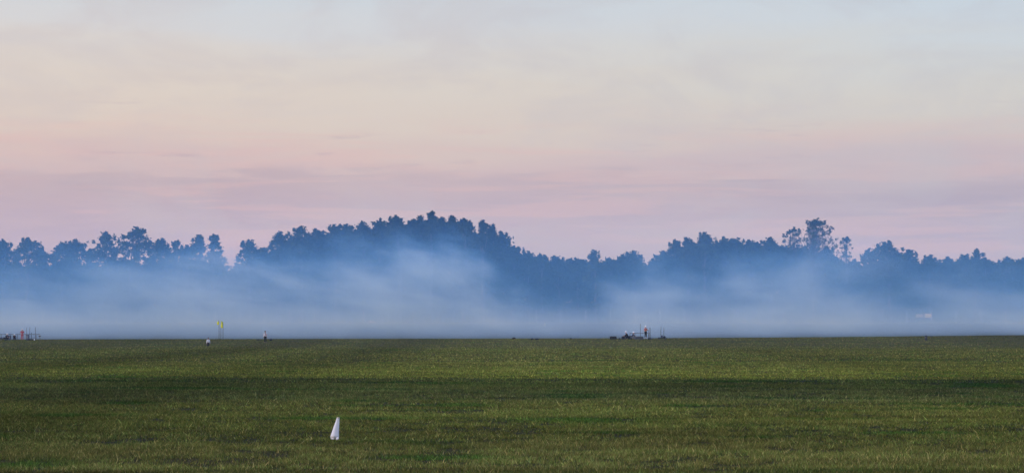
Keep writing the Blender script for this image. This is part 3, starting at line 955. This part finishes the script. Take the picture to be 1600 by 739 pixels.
def mast(px, top, d, label, r0=0.022, group='thin upright poles of the two crews'):
    gp = gpix(px, d)
    h = pix(px, top, d).z - gp.z
    r = thing('pole', gp, label, 'pole', group)
    r0 *= 1.1
    MB().tube([(0, 0, 0.0), (0, 0, h * 0.6), (0, 0, h)], [r0, r0 * 0.9, r0 * 0.7], 8).build('shaft', BLACK, r)
    MB().lathe((0, 0, 0), [(0.20, -0.03), (0.20, 0.02), (0.05, 0.05), (0.03, 0.12)], 14).build('foot', BLACK, r)
    MB().lathe((0, 0, h), [(r0 * 0.6, -0.02), (r0 * 1.5, 0.01), (r0 * 1.2, 0.05)], 8).build('tip', BLACK, r)
mast(1000.6, 506.5, GD + 1.4, 'tall thin pole rising left of the orange-topped person', 0.028)
mast(1013.3, 516, GD + 1.8, 'short thin pole just right of the orange-topped person', 0.03)
mast(1015.6, 512.5, GD, 'thicker dark pole standing on the black box at the right of the middle crew', 0.05)
mast(41.8, 512, GD + 1.6, 'thin pole behind the slate-blue cabinet, nearest the red-suited person', 0.024)
mast(46.6, 511.5, GD + 1.3, 'thin pole right behind the right side of the slate-blue cabinet', 0.026)
mast(49.2, 520, GD + 1.1, 'short dark pole just right of the slate-blue cabinet', 0.035)
mast(55.4, 512, GD + 0.9, 'thin pole furthest right in the left equipment', 0.032)

# bench like grey board between crouchers and standing person
gp = gpix(998.6, GD - 0.2)
r = thing('work_table', gp, 'low grey table between the crouching people and the orange-topped person', 'table')
tb = MB().box((0, 0, 0.40), (1.35, 0.6, 0.05), 0.01); tb.build('tabletop', TURFD, r)
MB().box((0.12, 0.02, 0.465), (0.85, 0.36, 0.07), 0.02).build('tray', GREYM, r)
for sx in (-1, 1):
    for sy in (-1, 1):
        MB().tube([(sx * 0.6, sy * 0.24, 0.38), (sx * 0.63, sy * 0.26, -0.02)], 0.02, 6).build('leg', GREYM, r)
MB().box((0, -0.27, 0.2), (1.2, 0.02, 0.34), 0.005).build('front_panel', TURFD, r)

# low board under the standing person
r = thing('standing_board', pl, 'low pale board the orange-topped person stands on', 'platform')
MB().box((0, 0, 0.155), (0.62, 0.62, 0.05), 0.01).build('deck', WHITE, r)
for s in (-1, 1):
    MB().box((s * 0.24, 0, 0.05), (0.06, 0.56, 0.15), 0.01).build('runner', OFFW, r)

# black box with hose at right of the middle crew
def lowbox(px, d, w_, h, label):
    r = thing('battery_box', gpix(px, d), label, 'box')
    MB().box((0, 0, h * 0.5), (w_, 0.42, h), 0.03).build('body', BLACK, r)
    MB().tube([(-0.12, 0, h), (-0.12, 0, h + 0.07), (0.12, 0, h + 0.07), (0.12, 0, h)], 0.015, 6).build('handle', BLACK, r)
    MB().box((w_ * 0.3, -0.215, h * 0.55), (0.12, 0.02, h * 0.4), 0.005).build('latch', GREYM, r)
lowbox(974.6, GD + 0.2, 0.7, 0.50, 'square black box just left of the bulky crouching person in the middle')
lowbox(984.6, GD + 0.7, 0.6, 0.55, 'square black box between the two crouching people in the middle')
lowbox(1015.8, GD - 0.5, 0.78, 0.20, 'flat black box at the foot of the thick pole right of the orange-topped person')

def cart(px, d, label, body_w, h, aer, m=BLACK):
    gp = gpix(px, d)
    r = thing('equipment_cart', gp, label, 'cart')
    MB().box((0, 0, 0.24), (body_w, 0.5, 0.12), 0.03).build('deck', m, r)
    MB().box((-body_w * 0.05, 0, 0.30 + (h - 0.3) / 2), (body_w * 0.28, 0.36, h - 0.3), 0.03).build('control_box', NAVY, r)
    MB().lathe((body_w * 0.27, 0, 0.30), [(0.20, 0.0), (0.21, 0.08), (0.14, 0.19), (0.04, 0.22)], 14).build('reel', m, r, True)
    for s in (-1, 1):
        for q in (-1, 1):
            mb = MB()
            c = Vector((s * body_w * 0.40, q * 0.27, 0.15))
            mb.tube([c - Vector((0, 0.03, 0)), c + Vector((0, 0.03, 0))], 0.15, 16)
            wh = mb.build('wheel', BLACK, r)
            MB().tube([c - Vector((0, 0.036, 0)), c + Vector((0, 0.036, 0))], 0.06, 12).build('hub', GREYM, wh)
    for (ax, ay) in aer:
        p = pix(ax, ay, d)
        MB().tube([(p.x - gp.x, 0, 0.28), (p.x - gp.x, 0, (p.z - gp.z) * 0.7), (p.x - gp.x + 0.03, 0, p.z - gp.z)], [0.032, 0.027, 0.014], 6).build('aerial', BLACK, r)
    return r
cart(1034.6, GD, 'small black wheeled cart with two upright aerials right of the middle crew', 1.25, 0.62, ((1032.6, 509.5), (1037.2, 511)))
cart(2.5, GD - 1.0, 'low dark wheeled trolley cut off by the left edge of the picture', 1.6, 0.50, ())
# small dark item beside case
r = thing('tool_pouch', gpix(967.8, GD), 'tiny dark pouch in the grass between the black case and the crew', 'pouch')
MB().lathe((0, 0, 0), [(0.10, 0), (0.14, 0.06), (0.12, 0.16), (0.05, 0.22)], 12, 1.0, 0.7).build('bag', BLACK, r, True)
MB().tube([(-0.06, 0, 0.18), (-0.05, 0, 0.29), (0.05, 0, 0.29), (0.06, 0, 0.18)], 0.012, 6).build('strap', BLACK, r)

# cabinet frame with roof plate (left)
gp = gpix(14.3, GD + 0.9)
r = thing('equipment_cabinet', gp, 'grey cabinet under a flat dark roof plate behind the leftmost croucher', 'cabinet')
MB().box((0, 0, 0.42), (0.62, 0.45, 0.72), 0.03).build('body', NAVY, r)
MB().box((-0.10, 0, 0.99), (0.98, 0.6, 0.05), 0.01).build('roof', BLACK, r)
for sx in (-1, 1):
    MB().tube([(sx * 0.28, 0, 0.76), (sx * 0.28, 0, 0.97)], 0.02, 6).build('strut', GREYM, r)
MB().box((0, -0.232, 0.45), (0.4, 0.012, 0.4), 0.004).build('door', GREYM, r)
gp = gpix(43.2, GD + 0.3)
r = thing('equipment_cabinet', gp, 'upright slate-blue cabinet right of the red-suited person', 'cabinet')
MB().box((0, 0, 0.49), (0.44, 0.40, 0.86), 0.07).build('body', NAVY, r)
MB().box((0, -0.206, 0.55), (0.30, 0.012, 0.52), 0.004).build('door', GREYM, r)
MB().box((0, 0, 0.03), (0.5, 0.46, 0.06), 0.01).build('plinth', BLACK, r)
lowbox(47.6, GD - 0.3, 0.55, 0.22, 'flat black box at the foot of the slate-blue cabinet')
lowbox(53.6, GD - 0.4, 0.60, 0.20, 'flat black box right of the cabinet with the white ball before it')
r = thing('marker_ball', gpix(54, GD - 1.2), 'small white ball in the grass before the black box on the left', 'ball')
MB().lathe((0, 0, 0), [(0.03, 0.0), (0.09, 0.04), (0.12, 0.12), (0.09, 0.20), (0.03, 0.24)], 14).build('shell', WHITE, r, True)
MB().lathe((0, 0, 0.24), [(0.03, -0.01), (0.03, 0.03), (0.015, 0.04)], 8).build('valve', BLACK, r)
# camera on tripod at right end of left rail
gp = gpix(62.3, GD + 0.2)
r = thing('camera_tripod', gp, 'small pale topped device on a tripod at the right end of the left bar', 'tripod')
MB().box((0, 0, 0.66), (0.34, 0.22, 0.14), 0.03).build('device', BLACK, r)
MB().box((-0.03, 0, 0.75), (0.36, 0.24, 0.035), 0.01).build('cover', WHITE, r)
for q in range(3):
    a = q * 2.094 + 0.5
    MB().tube([(0, 0, 0.58), (0.26 * math.cos(a), 0.26 * math.sin(a), -0.02)], [0.02, 0.014], 6).build('leg', GREYM, r)

# bags in the grass
def bag(px, d, w_, h, label, group='dark bags lying in the grass'):
    h *= 1.35
    r = thing('duffel_bag', gpix(px, d), label, 'bag', group)
    mb = MB()
    prof = [-0.5, -0.46, -0.3, 0, 0.3, 0.46, 0.5]
    rad = [0.35, 0.8, 1.0, 1.05, 0.97, 0.8, 0.35]
    mb.tube([(p * w_, 0, h * 0.5) for p in prof], [q * h * 0.5 for q in rad], 12)
    mb.build('bag_body', BLACK, r, True)
    MB().tube([(-w_ * 0.2, -0.05, h * 0.9), (-w_ * 0.12, -0.05, h * 1.25), (w_ * 0.12, -0.05, h * 1.25), (w_ * 0.2, -0.05, h * 0.9)], 0.014, 6).build('handle', BLACK, r)
bag(423.5, 320, 0.50, 0.22, 'dark bag lying right beside the lone standing person')
bag(405, 322, 0.85, 0.09, 'thin dark roll lying left of the lone standing person')
bag(803, 331, 0.55, 0.19, 'single dark bag on the crest left of the pair of bags')
bag(831.5, 325, 0.45, 0.17, 'left one of the pair of dark bags in the middle of the field')
bag(839, 325, 0.70, 0.15, 'longer right one of the pair of dark bags in the middle of the field')
bag(891.5, 330, 0.42, 0.13, 'smallest dark bag, right of the pair in the middle of the field')

# black marker post with thin whip, right
best = min(range(265, 345), key=lambda q: abs((509 + (CAM_H - tz((1446.6 - 800) / FPX * q, q)) / q * FPX) - 531.6))
gp = gpix(1446.6, best)
r = thing('marker_post', gp, 'short thick black post with a thin whip aerial on the right of the field', 'post')
MB().lathe((0, 0, 0), [(0.22, -0.02), (0.21, 0.08), (0.18, 0.14), (0.18, 0.64), (0.15, 0.72), (0.05, 0.76)], 14).build('shaft', BLACK, r, True)
MB().tube([(-0.04, 0, 0.70), (-0.06, 0, 0.85), (-0.12, 0, 1.05)], [0.014, 0.012, 0.008], 6).build('aerial', GREYM, r)
MB().lathe((0, 0, 0.40), [(0.181, 0), (0.187, 0.005), (0.187, 0.05), (0.181, 0.055)], 14).build('band', GREYM, r)

# ------------------------------------------------------------------ yellow flags
def flag_banner(px, top, d, label, white_top, side, length, width, droop):
    gp = gpix(px, d)
    h = pix(px, top, d).z - gp.z
    r = thing('feather_flag', gp, label, 'flag', 'yellow-green flags on thin poles')
    MB().tube([(0, 0, -0.1), (0, 0, h * 0.7), (side * 0.02, 0, h * 0.93), (side * 0.10, 0, h)], [0.032, 0.030, 0.022, 0.014], 8).build('pole', BLACK, r)
    nu, nv = 10, 14
    def sheet(v0, v1):
        vs, fs = [], []
        for j in range(nv + 1):
            v = v0 + (v1 - v0) * j / nv
            for i in range(nu + 1):
                u = i / nu
                wd = width * (0.35 + 0.75 * math.sin(min(1, v * 1.15) * 2.3)) if v > 0.02 else width * 0.3
                x = side * (0.02 + u * wd)
                y = 0.07 * math.sin(u * 7 + v * 3) * u + 0.03
                z = h - 0.02 - v * length - droop * u * u * length * 0.6
                vs.append((x, y, z))
        for j in range(nv):
            for i in range(nu):
                a = j * (nu + 1) + i
                fs.append((a, a + 1, a + nu + 2, a + nu + 1))
        return vs, fs
    vs, fs = sheet(0.30 if white_top else 0.0, 1.0)
    o = MB().add(vs, fs).build('cloth', YELL, r, True)
    md = o.modifiers.new('thick', 'SOLIDIFY'); md.thickness = 0.012
    if white_top:
        vs, fs = sheet(0.0, 0.295)
        o2 = MB().add(vs, fs).build('cloth_top', WCLOTH, r, True)
        md = o2.modifiers.new('thick', 'SOLIDIFY'); md.thickness = 0.012
flag_banner(342.4, 499.6, 326, 'left yellow flag with a white upper part on a thin pole', True, -1, 0.75, 0.30, 0.1)
flag_banner(345.2, 501, 328, 'middle yellow flag hanging folded between the two outer flags', False, 1, 0.95, 0.30, 0.15)
flag_banner(348.6, 502.2, 326.5, 'right yellow-green flag hanging lowest on the left of the field', False, -1, 1.0, 0.34, 0.05)

# ------------------------------------------------------------------ white drooping marker flag in the foreground
d = 49.5
base = pix(524.5, 690.5, d)
gz = tz(base.x, d)
r = thing('pennant_marker', (base.x, d, gz), 'white cloth pennant hanging down a short stake in the near grass', 'marker flag')
S1 = d / FPX
def fx(px): return (px - 524.5) * S1
def fz(py): return (691.5 - py) * S1 + 0.0
lev = [(654.2, 526.2, 530.0), (656, 526.0, 530.1), (659, 525.2, 530.0), (663, 523.6, 529.8), (668, 521.8, 529.6), (673, 520.0, 529.3), (678, 518.4, 529.2), (682, 517.0, 529.3), (685, 516.3, 529.5)]
NS = 28
vs, fs = [], []
for (py, xl, xr) in lev:
    cx = (fx(xl) + fx(xr)) / 2; hw = (fx(xr) - fx(xl)) / 2
    for i in range(NS):
        a = 2 * math.pi * i / NS
        fold = 1 + 0.04 * math.sin(a * 5 + py * 0.05) * min(1, (py - 652) / 20)
        vs.append((cx + hw * math.cos(a), hw * 0.55 * math.sin(a) * fold + 0.004 * math.sin(a * 4), fz(py)))
for j in range(len(lev) - 1):
    for i in range(NS):
        q = (i + 1) % NS
        fs.append((j * NS + i, j * NS + q, (j + 1) * NS + q, (j + 1) * NS + i))
# top cap
fs.append(tuple(range(NS)))
o = MB().add(vs, fs).build('cloth', WCLOTH, r, True)
md = o.modifiers.new('thick', 'SOLIDIFY'); md.thickness = 0.004
# turned back hem: lower flaps
for (xa, xb, y0, y1, yy) in ((516.8, 523.2, 684.2, 688.0, -0.03), (524.6, 529.6, 684.0, 688.6, -0.05)):
    n_ = 8
    vs, fs = [], []
    for j, py in enumerate((y0, (y0 + y1) / 2, y1)):
        for i in range(n_ + 1):
            u = i / n_
            vs.append((fx(xa + (xb - xa) * u), yy + 0.012 * math.sin(u * 5 + j), fz(py + 0.5 * math.sin(u * 3.1))))
    for j in range(2):
        for i in range(n_):
            a = j * (n_ + 1) + i
            fs.append((a, a + 1, a + n_ + 2, a + n_ + 1))
    o = MB().add(vs, fs).build('hem', WCLOTH, r, True)
    md = o.modifiers.new('thick', 'SOLIDIFY'); md.thickness = 0.004
MB().tube([(0.0, 0, -0.06), (0.0, 0, 0.2), (fx(528), 0, fz(655.5))], 0.011, 8).build('stake', BLACK, r)
MB().lathe((fx(528.2), 0, fz(655.5)), [(0.020, 0), (0.034, 0.010), (0.034, 0.024), (0.022, 0.032)], 10).build('tie', mat("tan_cord", (0.55, 0.48, 0.28)), r, True)

# ------------------------------------------------------------------ smoke drifting before the wood
SB = MB().box((0, 408, 18.5), (330, 118, 39.0))
sm = bpy.data.materials.new("smoke")
sm.use_nodes = True
k = NT(sm.node_tree)
t = k.n('ShaderNodeTexCoord')
sp = k.n('ShaderNodeSeparateXYZ'); k.set(sp, 0, t.outputs['Object'])
x_, y_, z_ = sp.outputs
lowf = k.noise(k.xyz(k.m('MULTIPLY', x_, 0.035), k.m('MULTIPLY', y_, 0.008), k.m('MULTIPLY', z_, 0.06)), 1.0, 2, 0.5)
fin = k.noise(k.xyz(k.m('ADD', k.m('MULTIPLY', x_, 0.085), k.m('MULTIPLY', z_, 0.05)), k.m('MULTIPLY', y_, 0.014), k.m('MULTIPLY', z_, 0.15)), 1.0, 5, 0.6, 0.15)
# height of the top of the smoke along the wood, metres
TOPS = [(0, 418), (100, 424), (200, 418), (300, 400), (350, 400), (420, 414), (480, 408), (560, 394), (640, 390), (700, 378), (738, 396), (785, 444), (850, 472), (925, 466), (960, 440), (1010, 420), (1060, 426), (1110, 432), (1165, 420), (1225, 408), (1290, 392), (1340, 410), (1375, 455), (1405, 474), (1440, 460), (1480, 425), (1545, 430), (1600, 445)]
xw = k.m('ADD', x_, k.m('MULTIPLY', k.m('SUBTRACT', lowf, 0.5), 18.0))
u = k.m('DIVIDE', k.m('ADD', xw, 120.0), 240.0, clamp=True)
stp = []
for (px, py) in TOPS:
    X0 = (px - 800) / FPX * 425
    H0 = max(1.5, (503 - py) / FPX * 425)
    stp.append(((X0 + 120) / 240, (H0 / 20.0,) * 3))
topc = k.ramp(u, stp, 'EASE')
gzn = k.smooth(y_, 350, 470, 0.2, 3.6)
h = k.m('SUBTRACT', z_, gzn)
topm = k.m('MULTIPLY', topc, 20.0)
topn = k.m('MULTIPLY', topm, k.m('ADD', 0.30, k.m('MULTIPLY', fin, 1.45)))
rel = k.m('SUBTRACT', topn, h)
body = k.smooth(rel, -5.0, 9.0)
dn = k.m('MULTIPLY', body, k.smooth(fin, 0.30, 0.70, 0.45, 1.4))
layer = k.smooth(h, 5.0, 0.0)       # low blanket everywhere
wis = k.noise(k.xyz(k.m('MULTIPLY', x_, 0.05), k.m('MULTIPLY', y_, 0.008), k.m('ADD', k.m('MULTIPLY', z_, 0.55), k.m('MULTIPLY', x_, 0.06))), 1.0, 4, 0.6, 0.3)
dn = k.m('MULTIPLY', dn, k.smooth(wis, 0.30, 0.70, 0.84, 1.14))
dens = k.m('ADD', k.m('MULTIPLY', dn, 0.0195), k.m('MULTIPLY', layer, 0.018))
dens = k.m('ADD', dens, k.m('MULTIPLY', k.smooth(h, 33, 8), 0.0080))
dens = k.m('MULTIPLY', dens, k.m('MULTIPLY', k.smooth(y_, 350, 372), k.smooth(y_, 466, 452)))
vol = k.n('ShaderNodeVolumePrincipled', inp={'Color': (0.27, 0.54, 1.0, 1), 'Absorption Color': (1, 1, 1, 1), 'Anisotropy': 0.0})
k.set(vol, 'Density', dens)
k.set(vol, 'Color', k.mix(k.smooth(dens, 0.008, 0.024), (0.20, 0.50, 1.0, 1), (0.34, 0.575, 1.0, 1)))
o = k.n('ShaderNodeOutputMaterial'); k.t.links.new(vol.outputs[0], o.inputs['Volume'])
so = SB.build('smoke', sm)
tag(so, 'low blue drifting smoke lying over the far field before the wood', 'smoke', kind='stuff')

# ------------------------------------------------------------------ haze: air round the whole scene
hb = MB().box((0, 1050, 17.0), (3040, 3160, 42.0))
hm = bpy.data.materials.new("haze")
hm.use_nodes = True
k = NT(hm.node_tree)
vol = k.n('ShaderNodeVolumePrincipled', inp={'Color': (0.30, 0.60, 1.0, 1), 'Absorption Color': (1, 1, 1, 1), 'Density': 0.00012, 'Anisotropy': 0.0})
o = k.n('ShaderNodeOutputMaterial'); k.t.links.new(vol.outputs[0], o.inputs['Volume'])
ho = hb.build('haze', hm)
tag(ho, 'thin blue evening haze filling the air over the airfield', 'haze', kind='stuff')
